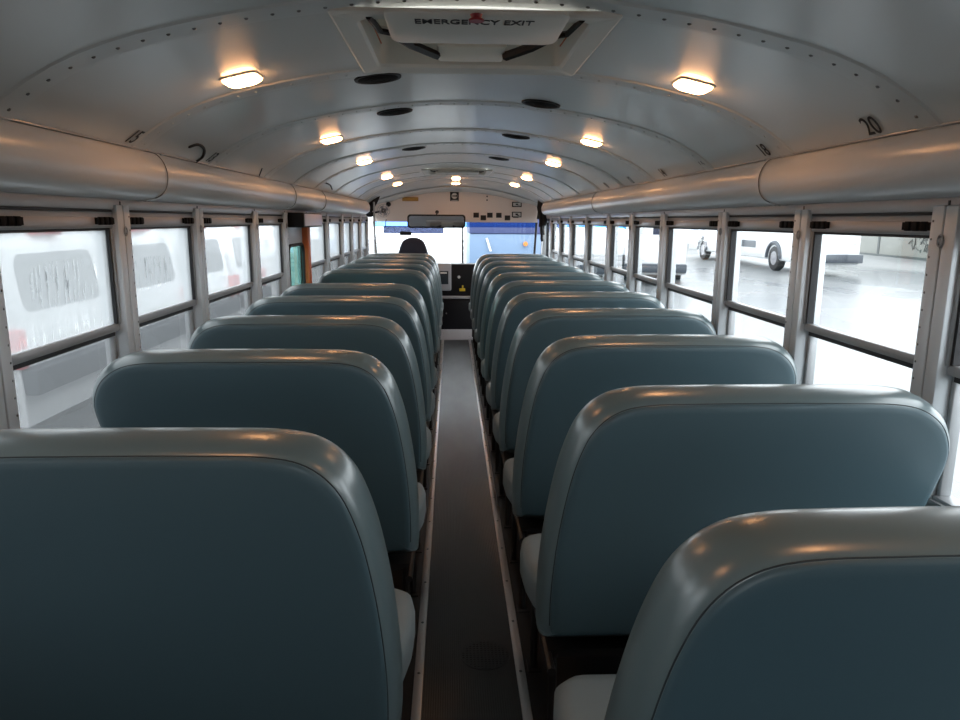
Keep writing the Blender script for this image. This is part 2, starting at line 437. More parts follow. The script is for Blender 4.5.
# ------------------------------------------------------------------ windows
wi = 1
bays = [(YB+.04, RIBS[0])] + list(zip(RIBS, RIBS[1:]))
for k, (a, b) in enumerate(bays):
    if b < .3: continue
    for s, nm in ((1,'right'), (-1,'left')):
        if b < .9: 
            pass
        if s < 0 and abs(a-4.83) < .01: continue
        if s > 0 and abs(a-8.80) < .01: continue
        y0, y1 = a+.047, b-.047
        g = 'window_%d' % wi; wi += 1
        o = struct(g, (s*WX, (a+b)/2, .78), 'two-pane sliding window, number %d from the back on the %s side' % (k+1, nm), 'window')
        X = lambda x: s*x
        f = MB()
        f.box(X(WX+.004), X(1.2), y0, y1, 1.449, 1.500)                       # top rail
        f.box(X(WX+.012), X(1.205), y0, y1, 1.108, 1.134)                     # sash bar
        f.box(X(WX+.006), X(1.2), y0, y0+.014, 1.13, 1.45).box(X(WX+.006), X(1.2), y1-.014, y1, 1.13, 1.45)
        f.box(X(1.195), X(1.225), y0, y0+.016, .78, 1.11).box(X(1.195), X(1.225), y1-.016, y1, .78, 1.11)
        f.box(X(1.185), X(1.235), y0, y1, .77, .79)
        f.build('frame', 'alu_dark', o, bevel=.003)
        MB().box(X(WX+.002), X(1.18), y0+.002, y1-.002, 1.455, 1.484).build('top_rail', 'header', o, bevel=.002)
        gk = MB().box(X(WX+.010), X(1.2), y0+.014, y0+.024, 1.134, 1.449).box(X(WX+.010), X(1.2), y1-.024, y1-.014, 1.134, 1.449)
        gk.box(X(WX+.012), X(1.2), y0+.014, y1-.014, 1.441, 1.449).box(X(1.19), X(1.22), y0+.016, y1-.016, 1.092, 1.108)
        gk.build('gasket', 'gasket', o)
        for e in (0, 1):
            L = MB(); q0, q1 = (y0+.01, y0+.125) if e == 0 else (y1-.125, y1-.01)
            L.box(X(WX-.006), X(WX+.01), q0, q1, 1.461, 1.482)
            for j in range(3): L.box(X(WX-.010), X(WX), q0+.015+j*.032, q0+.034+j*.032, 1.459, 1.484)
            L.build('latch', 'latch', o, bevel=.0015)
        up = 'glass_clear'; lo = 'glass_clear'
        if s < 0:
            up = {4: 'glass_wet', 5: 'glass_wet_b'}.get(k, 'glass_mist'); lo = 'glass_drops'
        c = (y0+y1)/2
        for nm2, mt, x, z0, z1, e in (('pane', up, 1.186, 1.13, 1.445, .012), ('pane', lo, 1.208, .785, 1.112, .012)):
            p = MB().box(X(x), X(x+.004), y0+e, y1-e, z0, z1)
            pn = p.build(nm2, mt, o, smooth=0)
            pn.data.transform(Matrix.Translation((0, 0, -(1.13-.78) if z0 > 1 else 0))); pn.location = (0, 0, (1.13-.78) if z0 > 1 else 0)

# emergency side door, left
o = struct('door_1', (-1.19, 5.19, 0), 'white emergency door in the left wall with a rubber framed window', 'door')
d = MB().box(-1.175,-1.215,4.88,5.50,.05,.82).box(-1.175,-1.215,4.88,4.93,.82,1.52).box(-1.175,-1.215,5.42,5.50,.82,1.52).box(-1.175,-1.215,4.93,5.42,1.30,1.52)
d.build('panel', 'white_door', o, bevel=.004)
rr = []
def rrect(y0, y1, z0, z1, r, n=5):
    out = []
    for (cy, c2, a0) in ((y1-r, z1-r, 0), (y0+r, z1-r, 90), (y0+r, z0+r, 180), (y1-r, z0+r, 270)):
        for i in range(n+1):
            a = math.radians(a0+90*i/n); out.append((cy+r*math.cos(a), c2+r*math.sin(a)))
    return out
MB().tube([V(-1.172, y, z) for y, z in rrect(4.93, 5.42, .82, 1.30, .06)], .012, 8, True).build('rubber_seal', 'gasket', o)
MB().box(-1.19,-1.194,4.93,5.42,.82,1.30).build('pane', glass('glass_green', tint=(.45,.66,.62)), o)
MB().box(-1.135,-1.2,5.42,5.53,.05,1.49).build('door_edge', 'orange', o, bevel=.004)
t = thing('alarm_box', (-1.12, 5.2, 1.42), 'black box with a pale lavender face above the left emergency door', 'box')
MB().box(-1.06,-1.17,4.93,5.62,1.425,1.525).build('housing', 'plastic_black', t, bevel=.004)
MB().box(-1.054,-1.061,4.96,5.60,1.435,1.517).build('face_plate', 'lavender', t, bevel=.002)

# entrance door, front right
o = struct('door_2', (1.2, 9.4, -.35), 'glazed entrance door at the front right of the bus', 'door')
MB().box(1.19,1.22,8.87,8.92,-.35,1.5).box(1.19,1.22,9.36,9.44,-.35,1.5).box(1.19,1.22,9.88,9.94,-.35,1.5).box(1.19,1.22,8.87,9.94,1.45,1.5).box(1.19,1.22,8.87,9.94,-.35,-.28).build('frame','gasket',o,bevel=.004)
MB().box(1.203,1.207,8.92,9.36,-.28,1.45).build('pane','glass_clear',o)
MB().box(1.203,1.207,9.44,9.88,-.28,1.45).build('pane','glass_clear',o)

# rear window behind the camera
o = struct('window_%d' % wi, (0, YB-.03, .95), 'rear emergency door window behind the viewer', 'window'); wi += 1
MB().box(-.38,.38,YB-.035,YB-.03,.95,1.5).build('pane','glass_clear',o)

# ------------------------------------------------------------------ seats
def seat_proto(s, label, group):
    """s=+1 right of aisle, -1 left. Local origin: floor under the top of the backrest."""
    cx = .65*s
    t = thing('bench_seat', (cx, 0, 0), label, 'seat', group)
    kx = 1.017 if s > 0 else 1.0
    ctl = [(.192,.388),(.176,.397),(.170,.425),(.169,.55),(.178,.70),(.196,.84),(.218,.94),(.250,1.018),(.302,1.068),(.375,1.088),(.50,1.092),(.68,1.093),(.86,1.092),(.985,1.088),(1.055,1.070),(1.108,1.030),(1.137,.975),(1.142,.925),(1.132,.86),(1.117,.79),(1.108,.68),(1.106,.55),(1.103,.425),(1.096,.397),(1.075,.388),(.90,.386),(.64,.386),(.38,.386)]
    out = [V(x, 0, z) for x, z in [(p[0], p[1]) for p in ctl]]
    cur = crom([(p.x, 0, p.z) for p in out], 5, True)
    for p in cur: p.x = .16+(p.x-.16)*kx
    n = len(cur)
    area = sum(cur[i].x*cur[(i+1) % n].z-cur[(i+1) % n].x*cur[i].z for i in range(n))
    nr = []
    for i in range(n):
        d = cur[(i+1) % n]-cur[i-1]; q = V(d.z, 0, -d.x).normalized()
        if area < 0: q = -q
        nr.append(q)
    def lean(z): return (1.092-z)*.17
    def ring(off, y, e=0):
        r = []
        for p, q in zip(cur, nr):
            a = V(.65+(p.x-.65)*(1-off/.49), 0, .75+(p.z-.75)*(1-off/.345))
            thick = 1+.35*max(0, min(1, (.9-a.z)/.5))
            yy = y*(thick if y > 0 else 1)
            r.append(V(s*a.x, yy+lean(a.z), a.z))
        return r
    rings = [ring(.05, -.078), ring(.034, -.077), ring(.026, -.073), ring(.016, -.062), ring(.008, -.045), ring(.0025, -.022), ring(0, .0), ring(0, .02), ring(.003, .038), ring(.010, .052), ring(.022, .061), ring(.045, .065)]
    def fill_ring(off, y, k):
        c = V(s*.65, 0, .75); r = []
        for p in ring(off, y):
            r.append(V(c.x+(p.x-c.x)*k, y+lean(c.z+(p.z-c.z)*k), c.z+(p.z-c.z)*k))
        return r
    body = MB().loft(rings, False, False)
    body.loft([ring(.045, .065), fill_ring(.045, .070, .6), fill_ring(.045, .07, .1)], False, True)
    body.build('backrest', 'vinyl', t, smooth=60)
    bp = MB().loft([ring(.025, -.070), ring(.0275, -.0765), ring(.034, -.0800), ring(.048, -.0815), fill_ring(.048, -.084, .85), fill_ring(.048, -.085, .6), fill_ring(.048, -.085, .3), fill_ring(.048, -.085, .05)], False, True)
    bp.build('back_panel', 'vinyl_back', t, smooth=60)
    i0, i1 = 2*5, 23*5
    MB().tube([p for p in ring(.0245, -.0715)[i0:i1]], .0014, 6).build('piping', 'piping', t)
    # cushion
    cu = MB(); prof = []
    cyc = [(.155,.36),(.150,.40),(.155,.435),(.175,.456),(.22,.462)]
    rings = []
    for y, k, ins in ((.13,0,.085),(.145,.6,.07),(.20,.95,.045),(.28,1,.018),(.36,1,.004),(.47,1,0),(.54,.9,.01),(.575,.6,.03),(.585,.2,.05)):
        h0, h1 = .345, .458
        zc = (h0+h1)/2; hh = (h1-h0)/2*(.55+.45*k); xi, xo = .159+.02*(1-k)+ins, 1.12-.02*(1-k)
        loop = []
        for (cx_, cz_, a0) in ((xo-.045, hh-.03, 0), (xi+.045, hh-.03, 90), (xi+.045, -hh+.03, 180), (xo-.045, -hh+.03, 270)):
            for i in range(5):
                a = math.radians(a0+90*i/4)
                loop.append(V(s*(cx_+.045*math.cos(a)), y, zc+cz_+.03*math.sin(a)+(.012*k if a0 < 180 else 0)))
        rings.append(loop)
    cu.loft(rings); cu.build('seat_cushion', 'cushion', t, smooth=70)
    MB().box(s*.20, s*1.10, .10, .55, .315, .338).tube([V(s*.20,.02,.325),V(s*.20,.56,.325)], .012, 8).tube([V(s*1.10,.02,.325),V(s*1.10,.56,.325)], .012, 8).build('seat_frame', 'black_metal', t)
    for yy in (.10, .50):
        MB().tube([V(s*.215, yy, .325), V(s*.215, yy+.01, .03), V(s*.215, yy+.01, .006)], .0125, 8).box(s*.195, s*.240, yy-.02, yy+.05, .0005, .006).build('leg', 'black_metal', t)
    return t
ORD = ['nearest','second','third','fourth','fifth','sixth','seventh','eighth','ninth','tenth','eleventh','twelfth']
RY = [.87+.76*i - (.008 if i == 1 else 0) for i in range(11)]
LY = [1.28,2.12,2.90,3.67,4.42,5.72,6.45,7.15,7.85,8.50]
def lab(i, side, n):
    if i == 0: return 'teal vinyl bench seat %s of the aisle in the row nearest the viewer' % side
    if i == n-1: return 'teal vinyl bench seat %s of the aisle in the row farthest forward' % side
    return 'teal vinyl bench seat %s of the aisle, %s row from the viewer' % (side, ORD[i])
for s, side, ys in ((1,'right',RY), (-1,'left',LY)):
    g = 'bench seats %s of the aisle' % side
    p = seat_proto(s, lab(0, side, len(ys)), g)
    for i, y in enumerate(ys):
        o = p if i == 0 else copy_tree(p)
        o['label'] = lab(i, side, len(ys)); o.location = (.65*s, y, 0)

# ------------------------------------------------------------------ ceiling lamps, speakers
LAMPY = [.68, 2.27, 3.88, 5.32, 7.16, 8.52]
def lamp(x, y, label, first=[None]):
    n, tg = cn(x) if abs(x) > .01 else (V(0,0,-1), V(1,0,0))
    T = thing('ceiling_lamp', (x, y, cz(x, y)), label, 'lamp', 'dome lamps on the ceiling')
    yv = V(0,1,0); xv = yv.cross(n).normalized(); c = V(x, y, cz(x, y))
    def rr(w, h, d, r=.02):
        return [c+xv*a+yv*b+n*d for a, b in rrect(-w, w, -h, h, r, 4)]
    MB().loft([rr(.058,.057,-.004), rr(.058,.057,.003), rr(.055,.054,.005)]).build('rim', 'lamp_rim', T, smooth=40)
    MB().loft([rr(.053,.052,.004), rr(.050,.049,.011), rr(.038,.037,.018), rr(.015,.014,.021,.008)]).build('lens', 'lamp', T, smooth=60)
for s, side in ((-1,'left'), (1,'right')):
    for i, y in enumerate(LAMPY):
        if i == 0: l = 'warm glowing dome lamp on the %s ceiling behind the first riveted bow' % side
        else: l = 'warm glowing dome lamp on the %s side of the ceiling, %s from the viewer' % (side, ['','nearest','second','third','fourth','farthest'][i])
        lamp(s*.686, y, l)
lamp(0, 8.70, 'warm glowing lamp at the middle of the ceiling, just ahead of the far hatch')
lamp(0, 9.32, 'warm glowing lamp at the middle of the ceiling, above the front bulkhead')
SPK = [(-.31,2.58),(-.312,3.347),(-.312,5.01),(.314,3.074),(.315,4.242),(.316,5.738)]
for (x, y), l in zip(SPK, ['left and nearest the hatch','left, second from the viewer','left, third from the viewer','right and nearest the viewer','right, second from the viewer','right and farthest forward']):
    n, tg = cn(x); c = V(x, y, cz(x, y))
    T = thing('ceiling_speaker', tuple(c), 'round black speaker grille set in the ceiling, '+l, 'speaker', 'round black speakers on the ceiling')
    MB().cyl(c-n*.003, c+n*.006, .083, 40, .080).build('rim', 'plastic_black', T)
    g_ = MB(); g_.cyl(c+n*.006, c+n*.009, .070, 32, .06)
    for r in (.025, .045): 
        a_ = n.orthogonal().normalized(); b_ = n.cross(a_)
        g_.tube([c+n*.009+(a_*math.cos(2*PI*i/24)+b_*math.sin(2*PI*i/24))*r for i in range(24)], .0015, 4, True)
    g_.build('grille', 'latch', T)

# ------------------------------------------------------------------ roof hatches
def hatch(y0, y1, first):
    T = thing('roof_hatch', (0, (y0+y1)/2, 1.95), 'open-framed cream roof hatch marked EMERGENCY EXIT' if first else 'small looking far cream roof hatch near the front lamps', 'hatch')
    w = .342; ym = (y0+y1)/2
    def rect(hw, ya, yb, z, r):
        o = []
        for a, b in rrect(-hw, hw, ya, yb, r, 4): o.append(V(a, b, z+(cz(a)-1.977)*.98))
        return o
    zt = 1.977
    MB().loft([rect(w, y0, y1, zt+.0, .012), rect(w, y0, y1, zt-.008, .012), rect(w-.008, y0+.008, y1-.008, zt-.014, .012), rect(w-.055, y0+.07, y1-.07, zt-.016, .03),
               rect(w-.062, y0+.078, y1-.078, zt-.008, .03), rect(w-.066, y0+.082, y1-.082, zt+.10, .03)], False, False).build('flange', 'hatch_white', T, smooth=30)
    MB().loft([rect(w-.062, y0+.078, y1-.078, zt+.10, .03), rect(w-.062, y0+.078, y1-.078, zt+.12, .03)]).build('lid', 'beige', T, smooth=30)
    # hanging inner plate
    pl = MB(); z = 1.925
    def pr(hw, ya, yb, z, r): return [V(a, b, z) for a, b in rrect(-hw, hw, ya, yb, r, 5)]
    ya, yb = ym-.412, ym-.145
    pl.loft([pr(.207, ya, yb, z+.011, .03), pr(.209, ya, yb, z+.004, .03), pr(.204, ya+.005, yb-.005, z, .03)]).build('cover_plate', 'hatch_white', T, smooth=40)
    MB().box(-.098, .098, ym+.02, ym+.21, 1.955, 2.06).build('vent_box', 'beige', T, bevel=.008)
    for s in (-1, 1):
        MB().tube([V(s*.20, ym-.12, 1.95), V(s*.165, ym-.02, 1.95), V(s*.10, ym+.10, 1.95)], .013, 6).build('hinge_arm', 'plastic_black', T)
        MB().tube([V(s*.252, ym-.30, 1.948), V(s*.238, ym-.17, 1.948), V(s*.21, ym-.14, 1.95)], .008, 6).build('hinge_arm', 'plastic_black', T)
        MB().tube([V(s*.262, ym-.22, 1.975), V(s*.262, ym+.12, 1.985)], .0022, 5).build('wire', 'orange', T)
    if first:
        text_mesh('lettering', 'EMERGENCY EXIT', .052, 'ink', frame((-.006, ym-.355, z-.0012), (1,0,0), (0,-1,0)), T, sx=.655, offset=.0004)
        MB().cyl((-.003, ym-.415, z), (-.003, ym-.415, z-.010), .014, 12, .010).cyl((-.003, ym-.415, z-.010), (-.003, ym-.415, z-.014), .017, 12).build('knob', 'red_plastic', T)
    return T
hatch(1.75, 2.43, True)
hatch(6.95, 7.73, False)

# ------------------------------------------------------------------ painted seat numbers
def number(body, x, y, size, label, up=.035, shear=.15):
    s = 1 if x > 0 else -1
    xx = 1.06; zz = cz(xx)
    n, tg = cn(s*xx)
    c = V(s*xx, y, zz) + n*.004
    m = frame(c, (0,-s,0), tg)
    o = text_mesh('seat_number', body, size, 'ink', m, shear=shear, sx=.8)
    tag(o, label, 'number', 'black seat numbers painted on the ceiling edge')
for body, y in (('20',1.93),('18',2.59),('16',3.22),('14',3.82),('12',4.50),('10',5.2)):
    number(body, 1, y, .090 if body == '20' else .084, 'black painted number %s on the ceiling edge above the right windows' % body, shear=.4)
for body, y in (('15',2.36),('13',3.10)):
    number(body, -1, y, .082, 'black painted number %s on the ceiling edge above the left windows' % body, shear=.1)
def scrawl(pts, r, label):
    q = []
    for x, y in pts:
        n, tg = cn(-x); q.append(V(-x, y, cz(x))+n*.002)
    o = MB().tube(crom(q, 5, False), r, 6).build('pen_mark', 'smudge'); tag(o, label, 'mark')
scrawl([(1.044,2.80),(1.025,2.84),(1.035,2.94),(1.066,3.01),(1.092,3.0)], .006, 'thick black hooked pen mark on the left ceiling beside number 13')
scrawl([(1.05,3.87),(1.10,3.98)], .003, 'faint thin slanted dark mark on the ceiling above the left windows')
scrawl([(1.028,5.68),(1.034,5.9),(1.062,6.16)], .006, 'short black curved mark on the far left ceiling edge')

# access plate in the aisle
T = thing('floor_plate', (.055, 2.2, .0), 'small round studded plate set in the black aisle runner', 'plate')
MB().cyl((.055,2.2,.004),(.055,2.2,.006), .085, 36).build('disc', 'floor_dark', T)
st = MB()
for i in range(-6, 7):
    for j in range(-6, 7):
        x, y = i*.0125, j*.0125
        if x*x+y*y < .0058: st.box(.055+x-.004, .055+x+.004, 2.2+y-.004, 2.2+y+.004, .006, .0075)
st.build('studs', 'floor_dark', T)

# ------------------------------------------------------------------ front end
o = struct('window_%d' % wi, (.0, YF, .86), 'two-part windscreen at the front of the bus', 'window'); wi += 1
YW = YF+.03
f = MB()
f.tube([V(-1.10, YW, .86), V(-1.13, YW, 1.46)], .016, 8).tube([V(1.10, YW, .86), V(1.13, YW, 1.46)], .016, 8)
f.box(-1.14,1.14,YW-.02,YW+.02,.855,.872)
f.build('frame', 'gasket', o)
MB().box(.088,.112,YW-.012,YW+.012,.87,1.46).build('divider', 'gasket', o)
MB().box(-1.12,.09,YW,YW+.004,.87,1.46).build('pane', 'glass_clear', o)
MB().box(.11,1.12,YW,YW+.004,.87,1.46).build('pane', 'glass_clear', o)
MB().box(-1.12,1.12,YW-.004,YW-.002,1.385,1.46).build('tint_band', 'glass_blue', o)

T = thing('sun_visor', (-.56, 9.80, 1.26), 'tinted grey-blue sun visor above the driver, below the mirror', 'visor')
MB().box(-.98,-.16,9.80,9.806,1.30,1.40).build('blade', 'glass_visor', T, bevel=.002)
MB().box(-.76,-.60,9.79,9.798,1.275,1.325).build('clip', 'plastic_black', T, bevel=.004)
MB().tube([V(-.95,9.80,1.40),V(-.95,9.86,1.47),V(-.95,9.97,1.48)], .006, 6).tube([V(-.2,9.80,1.40),V(-.2,9.86,1.47),V(-.2,9.97,1.48)], .006, 6).build('bracket', 'plastic_black', T)

T = thing('rear_view_mirror', (-.25, 9.55, 1.39), 'wide black-framed interior mirror hanging above the driver', 'mirror')
def mr(w, h, y, r): return [V(-.255+a, y+b*.13+a*.03, 1.465+b) for a, b in rrect(-w, w, -h, h, r, 5)]
MB().loft([mr(.365,.075,9.60,.03), mr(.385,.088,9.585,.04), mr(.385,.088,9.565,.04), mr(.376,.079,9.558,.035)]).build('housing', 'plastic_black', T, smooth=40)
MB().loft([mr(.364,.068,9.5575,.03), mr(.364,.068,9.555,.03)]).build('mirror_glass', 'mirror', T)
MB().tube([V(-.255,9.59,1.5),V(-.255,9.75,1.57),V(-.255,YF-.004,1.59)], .01, 8).dome((-.255,YF-.001,1.59),(0,-1,0),.025,.012,12).build('arm', 'plastic_black', T)

def plate(name, x0, x1, z0, z1, m, label, cat, group=None, parts=None, y=YF):
    T = thing(name, ((x0+x1)/2, y, z0), label, cat, group)
    MB().box(x0, x1, y-.008, y-.0003, z0, z1).build('plate', m, T, bevel=.0015)
    if parts: parts(T, y-.008)
    return T
def nosmk(T, y):
    c = V(-.012+0, y-.001, 1.800)
    MB().cyl((-.015,y,1.808),(-.015,y-.002,1.808),.040,24).build('disc','paper',T)
    MB().box(-.045,.005,y-.0035,y-.002,1.800,1.814).box(.005,.02,y-.0035,y-.002,1.796,1.822).build('symbol','ink',T)
    MB().box(-.06,.03,y-.002,y,1.745,1.752).build('line','paper',T)
plate('safety_sign', -.075, .045, 1.738, 1.86, 'ink', 'small square black sign with white round symbol on the front bulkhead', 'sign', parts=nosmk)
plate('brass_plaque', -.73, -.51, 1.735, 1.787, 'gold', 'small gold oblong plaque on the front bulkhead, upper left', 'plaque')
T = thing('round_vent', (-.92, YF, 1.66), 'small round black hole cover at left of front bulkhead', 'cover')
MB().cyl((-.92,YF-.01,1.69),(-.92,YF-.0003,1.69),.033,20).build('disc','plastic_black',T)
for i, (px, dz) in enumerate(((.285,0),(.385,-.035),(.475,0),(.60,0),(.72,-.035),(.835,0))):
    nm = ['first','second','third','fourth','fifth','sixth'][i]
    T = thing('switch_label', (px, YF, 1.50+dz), 'black square switch label on front bulkhead, %s from left in the row of six' % nm, 'label', 'row of black square labels above the windscreen')
    MB().box(px-.038, px+.038, YF-.006, YF-.0003, 1.518+dz, 1.585+dz).build('plate', 'ink', T, bevel=.002)
def card(z0, z1):
    def p(T, y):
        MB().box(.795,.90,y-.001,y+.001,z0,z1).build('paper','paper',T)
        MB().box(.83,.865,y-.002,y-.0005,z0+.015,z1-.012).box(.85,.885,y-.002,y-.0005,z0+.008,z1-.03).build('print','ink',T)
    return p
plate('notice_card', .78, .915, 1.665, 1.735, 'ink', 'black-framed notice card at upper right of the front bulkhead', 'notice', parts=card(1.678,1.722))
plate('notice_card', .78, .915, 1.525, 1.60, 'ink', 'black-framed notice card just below another, right of the switch labels', 'notice', parts=card(1.538,1.588))
T = thing('bulkhead_screw', (.432, YF, 1.78), 'pair of small dark screws in the middle of the front bulkhead', 'screw')
MB().dome((.435,YF,1.805),(0,-1,0),.011,.005,10).dome((.435,YF,1.755),(0,-1,0),.011,.005,10).build('heads','plastic_black',T)

# small fan and black shade, left corner
T = thing('cab_fan', (-.93, 9.35, 1.5), 'small round wire-caged fan left of the windscreen', 'fan')
c = V(-.93, 9.35, 1.595)
g_ = MB()
for r in (.03, .055, .08): g_.tube([c+V(r*math.cos(2*PI*i/24), -.03+ (r/.08)*.02, r*math.sin(2*PI*i/24)) for i in range(24)], .0025, 4, True)
for i in range(12):
    a = 2*PI*i/12; g_.tube([c+V(0,-.032,0), c+V(.08*math.cos(a), -.01, .08*math.sin(a)), c+V(.05*math.cos(a), .03, .05*math.sin(a))], .0018, 4)
g_.build('cage', 'plastic_grey', T)
MB().cyl(c+V(0,.0,0), c+V(0,.07,0), .035, 16, .03).build('motor', 'plastic_black', T)
bl = MB()
for i in range(4):
    a = PI/2*i+.4; u = V(math.cos(a),0,math.sin(a)); w = V(-math.sin(a),0,math.cos(a))
    bl.loft([[c+u*.012-w*.01, c+u*.012+w*.01+V(0,.008,0), c+u*.06+w*.028+V(0,.01,0), c+u*.065-w*.015-V(0,.006,0)], [c+u*.012-w*.01+V(0,.002,0), c+u*.012+w*.01+V(0,.010,0), c+u*.06+w*.028+V(0,.012,0), c+u*.065-w*.015-V(0,.004,0)]])
bl.build('blade', 'plastic_grey', T)
MB().tube([c+V(0,.05,0), c+V(-.1,.05,-.02), c+V(-.2,.05,-.03)], .012, 8).build('arm', 'plastic_black', T)
T = thing('cab_visor', (-1.05, 9.3, 1.52), 'black leaf-shaped shade mounted high at the left of the driver', 'shade')
oc = crom([(-1.10,0,1.60),(-1.11,0,1.69),(-1.07,0,1.77),(-.985,0,1.83),(-.955,0,1.825),(-.98,0,1.74),(-1.04,0,1.63),(-1.07,0,1.58)], 5)
MB().loft([[p+V(0,9.28,0) for p in oc],[p+V(0,9.30,0) for p in oc]]).build('blade','plastic_black',T,bevel=.004,smooth=40)
MB().ell((-1.10,9.30,1.545),.05,.04,.035).tube([V(-1.085,9.3,1.6),V(-1.10,9.3,1.55)],.014,8).build('pivot','plastic_black',T)
T = thing('strap_bundle', (1.11, 9.2, 1.25), 'black bundled strap hanging in the front right corner', 'strap')
q = MB()
for dx, dy, z0, z1, r in ((0,0,1.40,1.79,.026),(.03,.03,1.30,1.66,.03),(-.02,.03,1.5,1.74,.022),(.045,-.03,1.42,1.62,.028),(.02,-.02,1.22,1.42,.018)):
    pts = [V(1.085+dx+.006*math.sin(k*2.1+dx*90), 9.2+dy, z0+(z1-z0)*k/5) for k in range(6)]
    q.tube(pts, r, 10)
q.build('webbing','plastic_black',T,smooth=60)

# driver seat
T = thing('driver_seat', (-.54, 9.05, 0), 'dark navy high-backed driver seat in front of the left bench seats', 'seat')
oc = crom([(-.70,0,.62),(-.755,0,.80),(-.74,0,1.0),(-.70,0,1.15),(-.66,0,1.225),(-.60,0,1.258),(-.54,0,1.263),(-.48,0,1.258),(-.42,0,1.225),(-.38,0,1.15),(-.34,0,1.0),(-.325,0,.80),(-.38,0,.62)], 5)
ctr = V(-.54,0,.95)
def rg(k, y): return [ctr+(p-ctr)*k+V(0,y,0) for p in oc]
MB().loft([rg(.90,8.985),rg(.97,8.995),rg(1,9.03),rg(1,9.07),rg(.96,9.10),rg(.88,9.115)]).build('backrest','navy',T,smooth=60)
MB().box(-.78,-.30,9.04,9.50,.46,.58).build('seat_cushion','navy',T,bevel=.03,seg=3)
MB().box(-.68,-.40,9.12,9.42,.12,.47).build('pedestal','plastic_black',T,bevel=.02)
MB().box(-.72,-.36,9.08,9.46,.0005,.12).build('base','plastic_black',T,bevel=.01)

# dashboard
T = thing('dashboard', (.05, 9.75, .4), 'black and grey dashboard console below the windscreen, ahead of the aisle', 'dashboard')
MB().box(-1.12,1.12,9.76,9.97,.45,.893).build('body','plastic_black',T,bevel=.02)
MB().box(-.30,-.06,9.70,9.78,.53,.905).build('grey_panel','ledge',T,bevel=.02)
MB().box(-.235,-.10,9.692,9.702,.62,.80).build('display','screen',T,bevel=.004)
MB().box(-.21,-.12,9.688,9.694,.765,.785).build('display_label','paper',T)
MB().cyl((.045,9.74,.715),(.045,9.77,.715),.02,12).build('white_knob','paper',T)
MB().box(.05,.13,9.742,9.765,.52,.56).box(.085,.105,9.742,9.765,.56,.60).build('yellow_tag','yellow',T,bevel=.004)
MB().box(-.32,.95,9.70,9.80,.42,.455).build('ledge','ledge',T,bevel=.008)
T = thing('lower_cabinet', (.05, 9.8, 0), 'plain black front cabinet below the console at the end of the aisle', 'cabinet')
MB().box(-.20,.34,9.72,9.97,-.03,.418).build('body','plastic_black',T,bevel=.01)
MB().cyl((-.13,9.705,.22),(-.13,9.72,.22),.012,10).build('knob','chrome',T)
T = thing('steering_wheel', (-.56, 9.50, .8), 'black steering wheel ahead of the driver seat', 'steering wheel')
MB().tube([V(-.56+.21*math.cos(2*PI*i/28), 9.50+.04*math.sin(2*PI*i/28), .86+.17*math.sin(2*PI*i/28)) for i in range(28)], .013, 8, True).build('rim','plastic_black',T)
MB().tube([V(-.76,9.50,.86),V(-.36,9.50,.86)],.012,8).tube([V(-.56,9.50,.86),V(-.56,9.70,.80)],.02,8).build('column','plastic_black',T)
T = thing('grab_pole', (-1.02, 9.1, 0), 'thin upright metal grab pole left of the driver', 'pole')
MB().tube([V(-1.03,9.15,.001),V(-1.03,9.15,1.70)],.012,8).build('pole','alu_dark',T)
T = thing('side_mirror', (-1.45, 10.5, .9), 'black oval exterior mirror outside the front left window', 'mirror')
MB().ell((-1.42,10.5,1.06),.10,.05,.065).build('housing','plastic_black',T)
MB().tube([V(-1.40,10.5,1.05),V(-1.20,10.1,.9)],.012,8).build('arm','plastic_black',T)

# ------------------------------------------------------------------ outside
def gz(x): return -.95+.045*max(0, x-1.5) if x > 1.5 else -.95
xs = [-60,-1.5,1.5,14,30,60]
mb = MB()
n = len(xs)
for y in (-30, 90):
    for x in xs: mb.v.append(V(x,y,gz(x)))
for y in (-30, 90):
    for x in xs: mb.v.append(V(x,y,gz(x)-.3))
for j in range(n-1):
    mb.f.append((j,j+1,n+j+1,n+j)); mb.f.append((2*n+j,2*n+j+1,3*n+j+1,3*n+j))
tag(mb.build('ground','asphalt',org=(0,0,-.95)), 'wet grey asphalt car park', 'ground', kind='structure')
def wheel(c, r, w, axis, T, name='wheel'):
    c = Vector(c); a = Vector(axis).normalized()
    t = MB(); prof = [(-w/2, r*.6),(-w/2, r*.93),(-w*.35, r),(w*.35, r),(w/2, r*.93),(w/2, r*.6)]
    u = a.orthogonal().normalized(); v = a.cross(u); nn = 28
    t.loft([[c+a*q+(u*math.cos(2*PI*i/nn)+v*math.sin(2*PI*i/nn))*rr for i in range(nn)] for q, rr in prof], True, True)
    ty = t.build(name, 'tyre', T, smooth=35)
    h = MB()
    for sg in (-1, 1):
        h.cyl(c+a*sg*w*.5, c+a*sg*w*.52, r*.55, 24, r*.5).cyl(c+a*sg*w*.52, c+a*sg*w*.58, r*.22, 14, r*.16)
        for i in range(8):
            q = c+a*sg*w*.53+(u*math.cos(2*PI*i/8)+v*math.sin(2*PI*i/8))*r*.36; h.cyl(q, q+a*sg*.02, r*.05, 8)
    h.build('hub', 'chrome', T if False else ty, smooth=35) if False else None
    ORG[ty.name] = ORG[T.name]; h.build('hub', 'plastic_grey', ty, smooth=35)
